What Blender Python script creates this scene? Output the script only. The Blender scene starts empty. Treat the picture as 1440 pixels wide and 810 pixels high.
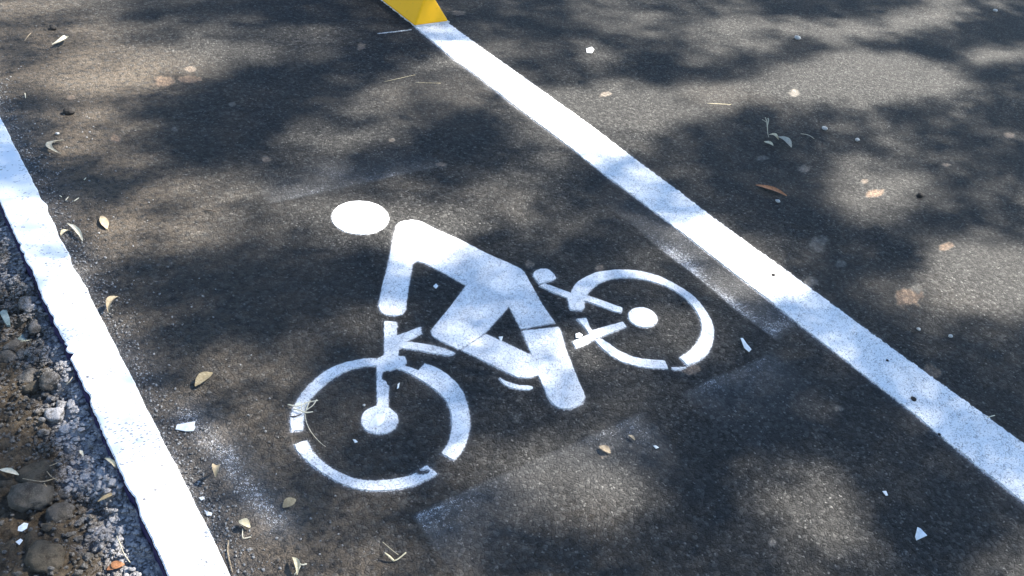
import bpy, bmesh, math, random
import numpy as np
from mathutils import Vector, Matrix
from mathutils.geometry import tessellate_polygon

random.seed(7); rng = np.random.default_rng(11)
SC = bpy.context.scene
COL = SC.collection

# ------------------------------------------------------------------ camera
H = 1.6
FPX = 1251.447
R = np.array([[0.80854672, -0.2595283, 0.52810725],
              [-0.57033138, -0.56652917, 0.59478299],
              [0.14482514, -0.78210597, -0.60608244]])   # camera (right, down, forward) -> world
cam_d = bpy.data.cameras.new('camera'); cam = bpy.data.objects.new('camera', cam_d); COL.objects.link(cam)
cam_d.sensor_width = 36; cam_d.lens = 36 * FPX / 1440; cam_d.clip_end = 2000; cam_d.clip_start = 0.02
M = Matrix([[R[0][0], -R[0][1], -R[0][2], 0], [R[1][0], -R[1][1], -R[1][2], 0],
            [R[2][0], -R[2][1], -R[2][2], H], [0, 0, 0, 1]])
cam.matrix_world = M
SC.camera = cam

def at(u, v, z=0.0):
    """the place on the level z that shows at (u, v) in the 1440 x 810 photograph"""
    d = R @ np.array([u - 720, v - 405, FPX]); t = (z - H) / d[2]
    return np.array([d[0] * t, d[1] * t, z])

def ats(pts, z=0.0): return np.array([at(u, v, z)[:2] for u, v in pts])

# ------------------------------------------------------------------ helpers
def tag(o, label=None, cat=None, group=None, kind=None):
    for k, v in (('label', label), ('category', cat), ('group', group), ('kind', kind)):
        if v: o[k] = v
    return o

def mesh_obj(name, verts, faces, mat, parent=None, smooth=False):
    me = bpy.data.meshes.new(name)
    me.from_pydata([tuple(map(float, v)) for v in verts], [], [tuple(int(i) for i in f) for f in faces])
    me.update()
    if smooth: me.shade_smooth()
    if mat: me.materials.append(mat)
    o = bpy.data.objects.new(name, me); COL.objects.link(o)
    if parent: o.parent = parent
    return o

def empty(name, loc=(0, 0, 0)):
    o = bpy.data.objects.new(name, None); o.empty_display_size = .1; COL.objects.link(o); o.location = loc
    return o

def child_at(o, parent):
    """parents a mesh made in world coordinates to an Empty that stands at a place"""
    o.parent = parent; o.matrix_parent_inverse = Matrix.Translation(-Vector(parent.location))
    return o

_T = rng.random((256, 256))
def vnoise(x, y, s, seed=0):
    x = np.asarray(x) * s + seed * 17.31; y = np.asarray(y) * s + seed * 7.77
    xi = np.floor(x).astype(int); yi = np.floor(y).astype(int); fx = x - xi; fy = y - yi
    fx = fx * fx * (3 - 2 * fx); fy = fy * fy * (3 - 2 * fy)
    g = lambda i, j: _T[(xi + i) % 256, (yi + j) % 256]
    return (g(0, 0) * (1 - fx) + g(1, 0) * fx) * (1 - fy) + (g(0, 1) * (1 - fx) + g(1, 1) * fx) * fy
def fbm(x, y, s, n=4, seed=0):
    a = 0; w = 0.5; t = 0
    for i in range(n): a = a + w * vnoise(x, y, s * 2 ** i, seed + i); t += w; w *= .5
    return a / t
def sstep(a, b, x):
    t = np.clip((x - a) / (b - a), 0, 1); return t * t * (3 - 2 * t)

def poly_dist(P, poly):
    """distance of points to a closed outline and whether they lie inside"""
    a = np.asarray(poly); b = np.roll(a, -1, 0)
    best = np.full(len(P), 1e9); ins = np.zeros(len(P), bool)
    for (ax, ay), (bx, by) in zip(a, b):
        dx, dy = bx - ax, by - ay; L = dx * dx + dy * dy + 1e-12
        t = np.clip(((P[:, 0] - ax) * dx + (P[:, 1] - ay) * dy) / L, 0, 1)
        best = np.minimum(best, (P[:, 0] - ax - t * dx) ** 2 + (P[:, 1] - ay - t * dy) ** 2)
        c = (ay > P[:, 1]) != (by > P[:, 1])
        with np.errstate(divide='ignore', invalid='ignore'):
            ins ^= c & (P[:, 0] < (bx - ax) * (P[:, 1] - ay) / (by - ay + 1e-15) + ax)
    return np.sqrt(best), ins

# ------------------------------------------------------------------ materials
class Mat:
    def __init__(s, name, rough=.8, spec=.3):
        s.m = bpy.data.materials.new(name); s.m.use_nodes = True; s.nt = s.m.node_tree
        s.b = s.nt.nodes['Principled BSDF']; s.b.inputs['Roughness'].default_value = rough
        s.b.inputs['Specular IOR Level'].default_value = spec
        s.co = s.n('ShaderNodeTexCoord').outputs['Object']
    def n(s, t, **kw):
        x = s.nt.nodes.new(t)
        for k, v in kw.items(): setattr(x, k, v)
        return x
    def l(s, a, b): s.nt.links.new(a, b)
    def put(s, sock, v):
        if isinstance(v, (int, float)): sock.default_value = v
        elif isinstance(v, tuple): sock.default_value = (*v, 1) if len(v) == 3 else v
        else: s.l(v, sock)
    def noise(s, scale, detail=3, rough=.55, co=None):
        x = s.n('ShaderNodeTexNoise'); x.inputs['Scale'].default_value = scale; x.inputs['Detail'].default_value = detail
        x.inputs['Roughness'].default_value = rough; s.l(co or s.co, x.inputs['Vector']); return x.outputs['Fac']
    def vor(s, scale, feature='F1', co=None, rnd=1):
        x = s.n('ShaderNodeTexVoronoi', feature=feature); x.inputs['Scale'].default_value = scale; x.inputs['Randomness'].default_value = rnd
        s.l(co or s.co, x.inputs['Vector']); return x
    def math(s, op, a, b=0.0, clamp=False):
        x = s.n('ShaderNodeMath', operation=op, use_clamp=clamp); s.put(x.inputs[0], a); s.put(x.inputs[1], b); return x.outputs[0]
    def ramp(s, v, a, b, lo=0.0, hi=1.0):
        x = s.n('ShaderNodeMapRange', interpolation_type='SMOOTHSTEP'); s.put(x.inputs[0], v)
        for i, q in zip((1, 2, 3, 4), (a, b, lo, hi)): s.put(x.inputs[i], q)
        return x.outputs[0]
    def mix(s, f, a, b, blend='MIX'):
        x = s.n('ShaderNodeMix', data_type='RGBA', blend_type=blend); s.put(x.inputs[0], f); s.put(x.inputs[6], a); s.put(x.inputs[7], b)
        return x.outputs[2]
    def attr(s, name): return s.n('ShaderNodeAttribute', attribute_name=name).outputs['Fac']
    def color(s, v): s.put(s.b.inputs['Base Color'], v)
    def bump(s, h, dist, strength=1.0):
        x = s.n('ShaderNodeBump'); x.inputs['Distance'].default_value = dist; x.inputs['Strength'].default_value = strength
        s.l(h, x.inputs['Height']); s.l(x.outputs[0], s.b.inputs['Normal'])

def warp(m, amt, scale):
    """object coordinates pushed about by noise, so that no cell edge stays straight"""
    x = m.n('ShaderNodeTexNoise'); x.inputs['Scale'].default_value = scale; m.l(m.co, x.inputs['Vector'])
    sub = m.n('ShaderNodeVectorMath', operation='SUBTRACT'); m.l(x.outputs['Color'], sub.inputs[0]); sub.inputs[1].default_value = (.5, .5, .5)
    sc = m.n('ShaderNodeVectorMath', operation='SCALE'); m.l(sub.outputs[0], sc.inputs[0]); sc.inputs['Scale'].default_value = amt
    ad = m.n('ShaderNodeVectorMath', operation='ADD'); m.l(m.co, ad.inputs[0]); m.l(sc.outputs[0], ad.inputs[1])
    return ad.outputs[0]

def aggregate(m):
    """height of a worn asphalt: rounded stones with pits between them"""
    w = warp(m, .008, 110)
    v = m.vor(92, co=w); v2 = m.vor(210, co=w)
    n = m.noise(58, 5, .72)
    e = m.vor(92, 'DISTANCE_TO_EDGE', co=w); e2 = m.vor(210, 'DISTANCE_TO_EDGE', co=w)
    cs = m.n('ShaderNodeSeparateColor'); m.l(v.outputs['Color'], cs.inputs[0])
    top = m.ramp(e.outputs['Distance'], .0, .20); top2 = m.ramp(e2.outputs['Distance'], .0, .25)
    h = m.math('ADD', m.math('ADD', m.math('MULTIPLY', top, .24), m.math('MULTIPLY', cs.outputs[2], .24)),
               m.math('ADD', m.math('MULTIPLY', top2, .14), m.math('MULTIPLY', n, 1.0)))
    m.crev = m.ramp(e.outputs['Distance'], .02, .11, 1, 0)
    return h, v, v2, n

# asphalt
a = Mat('asphalt', .80, .13)
h, v, v2, n = aggregate(a)
cell = a.n('ShaderNodeSeparateColor'); a.l(v.outputs['Color'], cell.inputs[0])
cell2 = a.n('ShaderNodeSeparateColor'); a.l(v2.outputs['Color'], cell2.inputs[0])
st = a.math('POWER', cell.outputs[0], 2.2)
c = a.mix(st, (.025, .025, .0253), (.070, .0688, .067))
c = a.mix(a.ramp(cell2.outputs[1], .93, 1.0), c, (.15, .147, .142))
c = a.mix(a.ramp(n, .38, .50, .8, 0), c, (.008, .008, .008))
c = a.mix(a.math('MULTIPLY', a.crev, a.ramp(a.noise(48, 4, .75), .42, .60, .62, 0)), c, (.006, .006, .006))
c = a.mix(a.ramp(a.noise(105, 3, .6), .30, .39, .9, 0), c, (.005, .005, .005))
big = a.noise(1.7, 4, .6)
c = a.mix(a.ramp(big, .3, .7, .0, .35), c, (.035, .034, .033))
dust = a.attr('dust'); fine = a.noise(330, 3, .7)
c = a.mix(a.math('MULTIPLY', dust, a.ramp(a.noise(45, 4, .7), .30, .62)), c, a.mix(fine, (.10, .078, .056), (.185, .147, .11)))
sta = a.attr('stain')
c = a.mix(a.math('MULTIPLY', sta, a.ramp(h, .75, 1.05, .45, 1)), c, a.mix(a.attr('stainhue'), (.24, .23, .21), (.27, .19, .135)))
mist = a.attr('mist')
nzm = a.math('ADD', a.math('MULTIPLY', a.noise(430, 2, .6), .6), a.math('MULTIPLY', a.noise(130, 4, .7), .4))
nzm = a.math('ADD', nzm, a.math('MULTIPLY', a.math('SUBTRACT', h, .95), .18))
lo = a.math('SUBTRACT', .705, a.math('MULTIPLY', mist, .42))
sp = a.ramp(nzm, lo, a.math('ADD', lo, .12))
sp = a.math('MULTIPLY', a.math('ADD', a.math('MULTIPLY', sp, .85), a.math('MULTIPLY', mist, .15)), a.ramp(mist, .0, .12))
c = a.mix(a.math('MULTIPLY', sp, .92), c, (.66, .67, .70))
a.color(c); a.bump(h, .0075, 1.0)
M_ASPH = a.m

# white road paint on the asphalt
p = Mat('white_road_paint', .62, .4)
h, v, v2, n = aggregate(p)
pit = p.ramp(p.math('ADD', p.math('MULTIPLY', p.noise(300, 3, .65), .6), p.math('MULTIPLY', h, .32)), .46, .54, 1, 0)
c = p.mix(p.ramp(p.noise(7, 4, .6), .3, .7), (.80, .80, .80), (.72, .725, .735))
c = p.mix(p.math('MULTIPLY', pit, .75), c, (.05, .05, .052))
c = p.mix(p.ramp(p.vor(34).outputs['Distance'], .055, .10, .75, 0), c, (.16, .15, .14))
c = p.mix(p.math('MULTIPLY', p.ramp(p.noise(3.2, 6, .72), .52, .80), .35), c, (.30, .29, .27))
p.color(c); p.bump(h, .0022, 1.0)
M_PAINT = p.m

# thinner stencil paint
p = Mat('white_stencil_paint', .62, .35)
h, v, v2, n = aggregate(p)
pit = p.ramp(p.math('ADD', p.math('MULTIPLY', p.noise(340, 3, .7), .7), p.math('MULTIPLY', h, .28)), .47, .57, 1, 0)
c = p.mix(p.ramp(p.noise(11, 4, .6), .3, .7), (.80, .80, .805), (.62, .625, .64))
c = p.mix(p.math('MULTIPLY', pit, .75), c, (.10, .10, .105))
p.color(c); p.bump(h, .0016, 1.0)
M_STENCIL = p.m

# kerb
k = Mat('painted_kerb_concrete', .7, .3)
mp = k.n('ShaderNodeMapping'); mp.inputs['Rotation'].default_value = (0, 0, 1.15); mp.inputs['Scale'].default_value = (130, 330, 130); k.l(k.co, mp.inputs[0])
pv = k.n('ShaderNodeTexVoronoi'); pv.inputs['Scale'].default_value = 1; k.l(mp.outputs[0], pv.inputs['Vector'])
pc = k.n('ShaderNodeSeparateColor'); k.l(pv.outputs['Color'], pc.inputs[0])
dens = k.ramp(k.noise(6, 5, .7), .34, .68, .99, .66)
flk = k.math('MULTIPLY', k.ramp(pv.outputs['Distance'], .30, .50, 1, 0), k.math('GREATER_THAN', pc.outputs[0], dens))
pv3 = k.vor(24)
flk = k.math('MAXIMUM', flk, k.ramp(pv3.outputs['Distance'], .06, .11, .9, 0))
c = k.mix(k.noise(14, 4, .6), (.82, .82, .82), (.72, .72, .73))
c = k.mix(k.math('MULTIPLY', flk, .85), c, (.035, .032, .03))
k.color(c); k.bump(k.math('SUBTRACT', k.math('MULTIPLY', k.noise(220, 4, .6), .5), k.math('MULTIPLY', flk, .5)), .002, .8)
M_KERB = k.m
k = Mat('violet_shade_fringe', .7, .2)  # indigo colour stands in for the shaded side face and purple lens fringe
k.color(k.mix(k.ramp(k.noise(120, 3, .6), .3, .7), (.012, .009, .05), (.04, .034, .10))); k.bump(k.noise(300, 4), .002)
M_FRINGE = k.m

# soil and stones, sprayed white where they lie close to the kerb
def soil_mat(name, c0, c1, scale, dusted=1.0, bumpd=.003):
    s = Mat(name, .95, .15)
    geo = s.n('ShaderNodeNewGeometry'); sx = s.n('ShaderNodeSeparateXYZ'); s.l(geo.outputs['Position'], sx.inputs[0])
    nz = s.n('ShaderNodeSeparateXYZ'); s.l(geo.outputs['Normal'], nz.inputs[0])
    n1 = s.noise(scale, 5, .7, geo.outputs['Position']); n2 = s.noise(420, 3, .7, geo.outputs['Position']); n3 = s.noise(7, 3, .6, geo.outputs['Position'])
    c = s.mix(s.ramp(n1, .3, .7), c0, c1)
    c = s.mix(s.ramp(n2, .5, .75, 0, .5), c, tuple(q * 1.9 for q in c1))
    near = s.ramp(s.math('ADD', sx.outputs[0], s.math('MULTIPLY', s.math('SUBTRACT', n3, .5), .28)), .085, .225)
    spk = s.ramp(s.math('ADD', s.math('ADD', s.math('MULTIPLY', n2, .6), s.math('MULTIPLY', n1, .4)), s.math('MULTIPLY', near, .22)), .55, .72)
    f = s.math('MULTIPLY', s.math('MULTIPLY', spk, near), s.ramp(nz.outputs[2], .0, .7, .25, 1))
    c = s.mix(s.math('MULTIPLY', f, .56 * dusted), c, (.48, .48, .51))
    s.color(c); s.bump(s.math('ADD', n1, s.math('MULTIPLY', n2, .4)), bumpd, 1)
    return s.m
M_SOIL = soil_mat('bare_soil', (.034, .026, .018), (.10, .079, .056), 60, 1, .006)
M_PEB = soil_mat('pebble_stone', (.05, .044, .036), (.15, .14, .128), 70, 1, .004)
M_STONE = soil_mat('field_stone', (.042, .037, .031), (.108, .097, .083), 30, .9, .006)
M_CLOD = soil_mat('earth_clod', (.045, .037, .027), (.095, .08, .06), 50, .5, .006)
M_SHARD = soil_mat('green_grey_stone', (.13, .17, .165), (.22, .27, .26), 40, .3, .001)

# grit at the foot of the kerb (road side)
g = Mat('road_grit', .9, .2)
g.color(g.mix(g.ramp(g.noise(150, 2), .35, .65), (.05, .046, .042), (.27, .265, .26))); M_GRIT = g.m

def plain(name, c0, c1, scale=60, rough=.7, spec=.3, bd=.001):
    q = Mat(name, rough, spec); nn = q.noise(scale, 4, .65); q.color(q.mix(q.ramp(nn, .3, .7), c0, c1)); q.bump(nn, bd, .7); return q.m
y_ = Mat('yellow_wheel_stop_paint', .5, .2)
c = y_.mix(y_.noise(9, 4, .6), (.86, .42, .004), (.90, .45, .007))
c = y_.mix(y_.math('MULTIPLY', y_.ramp(y_.noise(26, 6, .75), .56, .74), .45), c, (.30, .19, .05))
c = y_.mix(y_.ramp(y_.noise(70, 4, .7), .70, .74, 0, .7), c, (.10, .085, .06))
y_.color(c); y_.bump(y_.noise(60, 4, .6), .0012, .7); M_YEL = y_.m
M_FADED = plain('faded_stroke_paint', (.05, .05, .05), (.66, .66, .66), 230, .8)
M_RIM = plain('pale_rubber_base', (.45, .45, .44), (.6, .6, .58), 40, .8)
M_STEEL = plain('zinc_bolt', (.45, .45, .46), (.6, .6, .6), 80, .4)
LEAFC = {'tan': ((.26, .205, .13), (.40, .325, .22)), 'pale': ((.50, .45, .33), (.70, .64, .50)), 'grey': ((.32, .29, .22), (.46, .42, .33)),
         'rust': ((.16, .07, .03), (.30, .14, .07)), 'straw': ((.45, .38, .24), (.62, .55, .38)), 'olive': ((.19, .15, .085), (.32, .265, .17)),
         'dark': ((.03, .025, .02), (.07, .055, .045)), 'wood': ((.20, .15, .10), (.36, .29, .20))}
M_LEAF = {q: plain('dry_leaf_' + q, c0, c1, 130, .75, .25) for q, (c0, c1) in LEAFC.items()}
M_PAPER = plain('white_paper', (.66, .66, .65), (.84, .84, .84), 70, .7)
M_BARK = plain('gum_bark', (.18, .14, .10), (.34, .29, .23), 12, .9, .2, .01)
q = Mat('gum_leaf', .5, .3); q.color(q.mix(q.noise(3, 2), (.05, .085, .03), (.09, .12, .05))); M_GUM = q.m

# ------------------------------------------------------------------ outlines traced on the road
def spline(pts, n=8):
    P = np.array(pts, float); P = np.vstack([2 * P[0] - P[1], P, 2 * P[-1] - P[-2]]); out = []
    for i in range(1, len(P) - 2):
        for t in np.linspace(0, 1, n, endpoint=False):
            a_, b_, c_, d_ = P[i - 1], P[i], P[i + 1], P[i + 2]
            out.append(.5 * ((2 * b_) + (c_ - a_) * t + (2 * a_ - 5 * b_ + 4 * c_ - d_) * t * t + (3 * b_ - a_ - 3 * c_ + d_) * t ** 3))
    out.append(P[-2]); return out
def rnd_poly(pts, f=.25, times=2):
    P = [np.array(q, float) for q in pts]
    for _ in range(times):
        Q = []
        for i in range(len(P)):
            a_, b_ = P[i], P[(i + 1) % len(P)]; Q += [a_ * (1 - f) + b_ * f, a_ * f + b_ * (1 - f)]
        P = Q
    return P
def ell(cx, cy, rx, ry, tilt=0, n=48):
    t = np.linspace(0, 2 * np.pi, n, endpoint=False); c_, s_ = math.cos(math.radians(tilt)), math.sin(math.radians(tilt))
    return [(cx + rx * math.cos(q) * c_ - ry * math.sin(q) * s_, cy + rx * math.cos(q) * s_ + ry * math.sin(q) * c_) for q in t]
Z2 = lambda L: [(720 + x / 4.5, 350 + y / 4.5) for x, y in L]
Z3 = lambda L: [(520 + x / 4.5, 420 + y / 4.5) for x, y in L]
Z4 = lambda L: [(380 + x / 4.05, 500 + y / 4.05) for x, y in L]

HEAD = [ell(506.5, 306.7, 40.3, 23.6, 2)]
BODY = [spline([(537.8, 402.2), (546.7, 366.7), (555.5, 325), (559.5, 315.5), (568, 311.5), (581, 310.2), (593, 313), (618, 325.5), (646.7, 337.8), (684, 356.7), (722, 373.5), (735, 381), (741, 390)], 5)
        + [(761, 426.7), (780, 454.4), (733.8, 462.9), (732.2, 462.7), (715.6, 431.1)]
        + [(681.8, 468.9), (646.7, 492.2)] + spline([(642, 490.8), (622, 481), (608.9, 473.3), (606.3, 466.5), (610, 460), (627.8, 438.9)], 5)
        + [(655.6, 402.2), (630, 387), (595.6, 370), (586.7, 367.8), (580, 370.4), (575, 400), (571.5, 425)]
        + spline([(570.7, 435.6), (565, 442.5), (553.3, 444.9), (541, 442.4), (533.8, 435.6), (532.2, 428.9)], 5)]
LEGS = [Z3([(582, 328), (655, 277), (735, 228), (860, 285), (1028, 365), (995, 285), (965, 208), (1080, 195), (1190, 182), (1210, 215)])
        + spline(Z3([(1240, 330), (1290, 450), (1335, 560), (1356, 615), (1347, 655), (1310, 682), (1255, 697), (1200, 690), (1160, 665), (1130, 630), (1100, 560)]), 4)
        + Z3([(1065, 483)]) + spline(Z3([(1010, 503), (960, 503), (900, 485), (800, 435), (700, 385)]), 4)]
PEDAL = [rnd_poly(Z3([(815, 498), (850, 522), (900, 540), (960, 553), (1022, 555), (1032, 570), (1000, 580), (930, 577), (870, 557), (828, 525)]), .25, 1)]
FORK = [Z3([(92, 145), (165, 150), (172, 175), (168, 240), (320, 182), (325, 225), (228, 277)]) + spline(Z3([(300, 283), (400, 300), (470, 320), (532, 344), (505, 362), (440, 354), (330, 334), (230, 320), (184, 312)]), 4)
        + Z3([(178, 365), (222, 372), (232, 405), (205, 440), (160, 445)])
        + Z4([(684, 88), (660, 86), (636, 100), (630, 120), (640, 138), (656, 150), (664, 170), (676, 178), (672, 296), (609, 292), (607, 70), (612, 20), (650, 0)])]
FW1 = spline(Z4([(612, 20), (560, 19), (500, 27), (400, 52), (300, 102), (200, 197), (150, 265), (125, 318), (116, 370), (120, 435)]), 5) + spline(Z4([(185, 427), (187, 380), (195, 310), (225, 250), (270, 203), (330, 150), (420, 95), (520, 68), (608, 62)]), 5)
FW2 = spline(Z4([(684, 66), (720, 52), (770, 62), (810, 76), (846, 88)]), 4) + spline(Z4([(882, 47), (960, 80), (1030, 130), (1090, 202), (1122, 290), (1136, 375), (1125, 460), (1095, 540), (1045, 597)]), 5) + spline(Z4([(977, 560), (1015, 500), (1034, 420), (1032, 340), (1005, 262), (950, 205), (890, 160), (830, 122), (760, 88), (684, 68)]), 5)
FW3 = spline(Z4([(135, 512), (165, 500), (210, 490)]), 3) + spline(Z4([(240, 550), (290, 600), (350, 645), (440, 690), (520, 712), (620, 715), (720, 705), (790, 688), (832, 672)]), 5) + Z4([(834, 684), (868, 684), (905, 674), (912, 658), (890, 648), (862, 652), (864, 645), (892, 632), (950, 676)]) + spline(Z4([(900, 705), (820, 740), (720, 764), (620, 772), (520, 765), (420, 735), (320, 685), (230, 620), (170, 565)]), 5)
FHUB = [ell(*Z4([(622, 370)])[0], 25.6, 19.6, 0)]
RW1 = spline(Z2([(368, 290), (400, 228), (460, 185), (540, 152), (640, 137), (740, 136), (840, 150), (940, 180), (1030, 225), (1110, 275), (1180, 335), (1240, 420), (1272, 500), (1270, 580), (1238, 660), (1180, 712), (1110, 742)]), 4) + spline(Z2([(1060, 690), (1120, 650), (1170, 595), (1198, 525), (1195, 460), (1160, 390), (1100, 320), (1030, 268), (950, 230), (860, 202), (760, 186), (650, 188), (560, 215), (510, 250), (470, 295)]), 4)
RW2 = spline(Z2([(530, 585), (580, 640), (660, 700), (760, 737), (860, 756), (985, 762)]), 5) + spline(Z2([(965, 712), (880, 705), (780, 690), (680, 650), (600, 595), (546, 564)]), 5)
RW3 = Z2([(1008, 754), (1060, 752), (1102, 749), (1062, 767), (1015, 768)])
RHUB = [ell(*Z2([(826, 437)])[0], 20.6, 13.6, 12)]
STAY = [Z2([(175, 238), (205, 222), (290, 253), (372, 284), (430, 292), (472, 297), (590, 338), (700, 378), (690, 406), (650, 400), (560, 366), (472, 334), (456, 332), (456, 372)]) + spline(Z2([(440, 392), (405, 392), (370, 385), (356, 340)]), 3) + Z2([(350, 312), (260, 278)]),
        Z2([(410, 448), (470, 442), (484, 488), (502, 521), (600, 492), (700, 465), (723, 496), (535, 570), (405, 632), (381, 590), (440, 565), (490, 545), (462, 500)])]
SADDLE = [spline(Z2([(170, 222), (145, 185), (134, 163), (160, 138), (210, 130), (250, 150), (272, 185), (240, 205), (172, 222)]), 4)]
PARTS = {'head': HEAD, 'torso': BODY, 'legs': LEGS, 'pedal': PEDAL, 'fork': FORK, 'front_wheel': [FW1, FW2, FW3], 'front_hub': FHUB,
         'rear_wheel': [RW1, RW2, RW3], 'rear_hub': RHUB, 'frame': STAY, 'saddle': SADDLE}

LINE_L = [(590, 41.7), (630, 80), (680, 114), (720, 146), (763, 177), (800, 204), (846.7, 245), (880, 268), (960, 327), (1010, 367), (1076, 417), (1133, 465), (1176, 499), (1226, 538), (1280, 575), (1320, 612), (1360, 645), (1406, 680), (1440, 706)]
LINE_R = [(630, 32), (680, 71.7), (733, 106.7), (780, 141), (833, 177), (880, 215), (953, 269), (1013, 316.7), (1093, 372), (1160, 421), (1226, 470), (1320, 538), (1376, 577), (1440, 627)]

def ragged(poly, step, amp, seed):
    """outline with points every `step` metres, each pushed a little off the line"""
    P = np.asarray(poly, float); out = []
    for i in range(len(P)):
        a_, b_ = P[i], P[(i + 1) % len(P)]; L = np.linalg.norm(b_ - a_)
        m = max(1, int(L / step))
        for t in np.arange(m) / m: out.append(a_ * (1 - t) + b_ * t)
    P = np.array(out)
    dx = (vnoise(P[:, 0], P[:, 1], 140, seed) - .5) + .7 * (vnoise(P[:, 0], P[:, 1], 330, seed + 3) - .5)
    dy = (vnoise(P[:, 0], P[:, 1], 140, seed + 5) - .5) + .7 * (vnoise(P[:, 0], P[:, 1], 330, seed + 8) - .5)
    return P + amp * 2 * np.stack([dx, dy], 1)

def sheet(polys, z, zb=-.001):
    """painted film: tessellated top and a thin edge down to the road"""
    V, F = [], []
    for P in polys:
        b = len(V); n_ = len(P)
        V += [(x, y, z) for x, y in P]; V += [(x, y, zb) for x, y in P]
        for t in tessellate_polygon([[Vector((x, y, 0)) for x, y in P]]): F.append([b + i for i in t])
        for i in range(n_): F.append((b + i, b + n_ + i, b + n_ + (i + 1) % n_, b + (i + 1) % n_))
    return V, F

def fix_normals(o):
    bm = bmesh.new(); bm.from_mesh(o.data); bmesh.ops.recalc_face_normals(bm, faces=bm.faces); bm.to_mesh(o.data); bm.free()

sym_polys = {}
for i, (nm, pl) in enumerate(PARTS.items()):
    sym_polys[nm] = [ats(q) for q in pl]
c0 = at(720, 470)
sym = empty('bicycle_symbol', (c0[0], c0[1], 0))
tag(sym, 'white stencilled symbol of a rider on a bicycle, painted flat on the asphalt', 'road marking')
for i, (nm, pl) in enumerate(sym_polys.items()):
    V, F = sheet([ragged(q, .006, .0013, i) for q in pl], .0022 + .0001 * i)
    o = mesh_obj(nm, V, F, M_STENCIL); fix_normals(o); child_at(o, sym)

# lane line
LL = ats(LINE_L); LR = ats(LINE_R)
for E_ in (LL, LR): E_[:, 0] = np.polyval(np.polyfit(E_[:, 1], E_[:, 0], 3), E_[:, 1]) + .35 * (E_[:, 0] - np.polyval(np.polyfit(E_[:, 1], E_[:, 0], 3), E_[:, 1]))
LL = np.vstack([[2.113, 9.0], [2.118, 5.0], LL, [2.112, -.6], [2.11, -3]]); LR = np.vstack([[2.285, 9.0], [2.284, 5.0], LR, [2.285, -.6], [2.285, -3]])
line_poly = np.vstack([LL, LR[::-1]])
V, F = sheet([ragged(line_poly, .005, .0036, 40)], .003)
o = mesh_obj('lane_line', V, F, M_PAINT); fix_normals(o)
tag(o, 'long white painted line across the asphalt right of the bicycle symbol', 'road marking')
V, F = sheet([ragged(ats([(531, 47.3), (545, 45.5), (557, 44.2), (568, 42.8), (578, 41.5), (578.5, 42.3), (568, 43.9), (558, 45.0), (545, 46.5), (532, 47.9)]), .005, .0022, 44)], .002)
o = mesh_obj('marking_stroke', V, F, M_FADED); fix_normals(o)
tag(o, 'thin broken white paint stroke on asphalt beside the foot of the yellow wheel stop', 'paint mark')

# ------------------------------------------------------------------ asphalt sheet with its wear
KX0, KX1 = .2289, .3342
gx = np.concatenate([np.linspace(.325, 2.34, 330), np.linspace(2.34, 6.8, 290)[1:], 6.8 + np.geomspace(.05, 190, 30)])
gy = np.concatenate([-np.geomspace(.05, 190, 30)[::-1] - .1, np.linspace(-.1, 4.3, 690), 4.3 + np.geomspace(.05, 190, 30)])
X, Y = np.meshgrid(gx, gy, indexing='ij'); XF, YF = X.ravel(), Y.ravel(); P = np.stack([XF, YF], 1)
zz = (fbm(XF, YF, 2.2, 3, 2) - .5) * .006
zz *= sstep(.33, .6, XF) * (1 - sstep(5, 9, XF))
mist = np.zeros(len(P)); near = (XF < 2.7) & (YF > .3) & (YF < 3.4)
idx = np.where(near)[0]
for i, (nm, pl) in enumerate(sym_polys.items()):
    fall = {'head': .0035, 'torso': .008, 'legs': .009, 'saddle': .010, 'rear_hub': .008, 'pedal': .005}.get(nm, .008)
    for q in pl:
        lo, hi = q.min(0) - .07, q.max(0) + .07
        s = idx[(XF[idx] > lo[0]) & (XF[idx] < hi[0]) & (YF[idx] > lo[1]) & (YF[idx] < hi[1])]
        d, ins = poly_dist(P[s], q)
        w = .5 * fall * (.5 + 1.3 * vnoise(XF[s], YF[s], 9, i))
        mist[s] = np.maximum(mist[s], np.where(ins, 1, .95 * np.exp(-d / w)))
# strays beside the lane line
for edge, amp, w0 in ((LL, .9, .010), (LR, .8, .007)):
    e = edge[np.argsort(edge[:, 1])]; ex = np.interp(YF, e[:, 1], e[:, 0]); d = (ex - XF) if edge is LL else (XF - ex)
    w = w0 * (.4 + 1.2 * fbm(XF, YF, 5, 2, 31))
    s = (YF > -.5) & (YF < 3.36) & (np.abs(d) < .25)
    mist[s] = np.maximum(mist[s], np.where(d[s] < -.012, 0, amp * np.exp(-np.maximum(d[s], 0) / w[s])))
def box_mist(m, amp): np.maximum(mist, np.clip(m * amp, 0, 1), out=mist)
nz = .45 + 1.1 * fbm(XF, YF, 7, 3, 50)
def sharp(d, w=.006): return sstep(-w, w, d)
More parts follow.
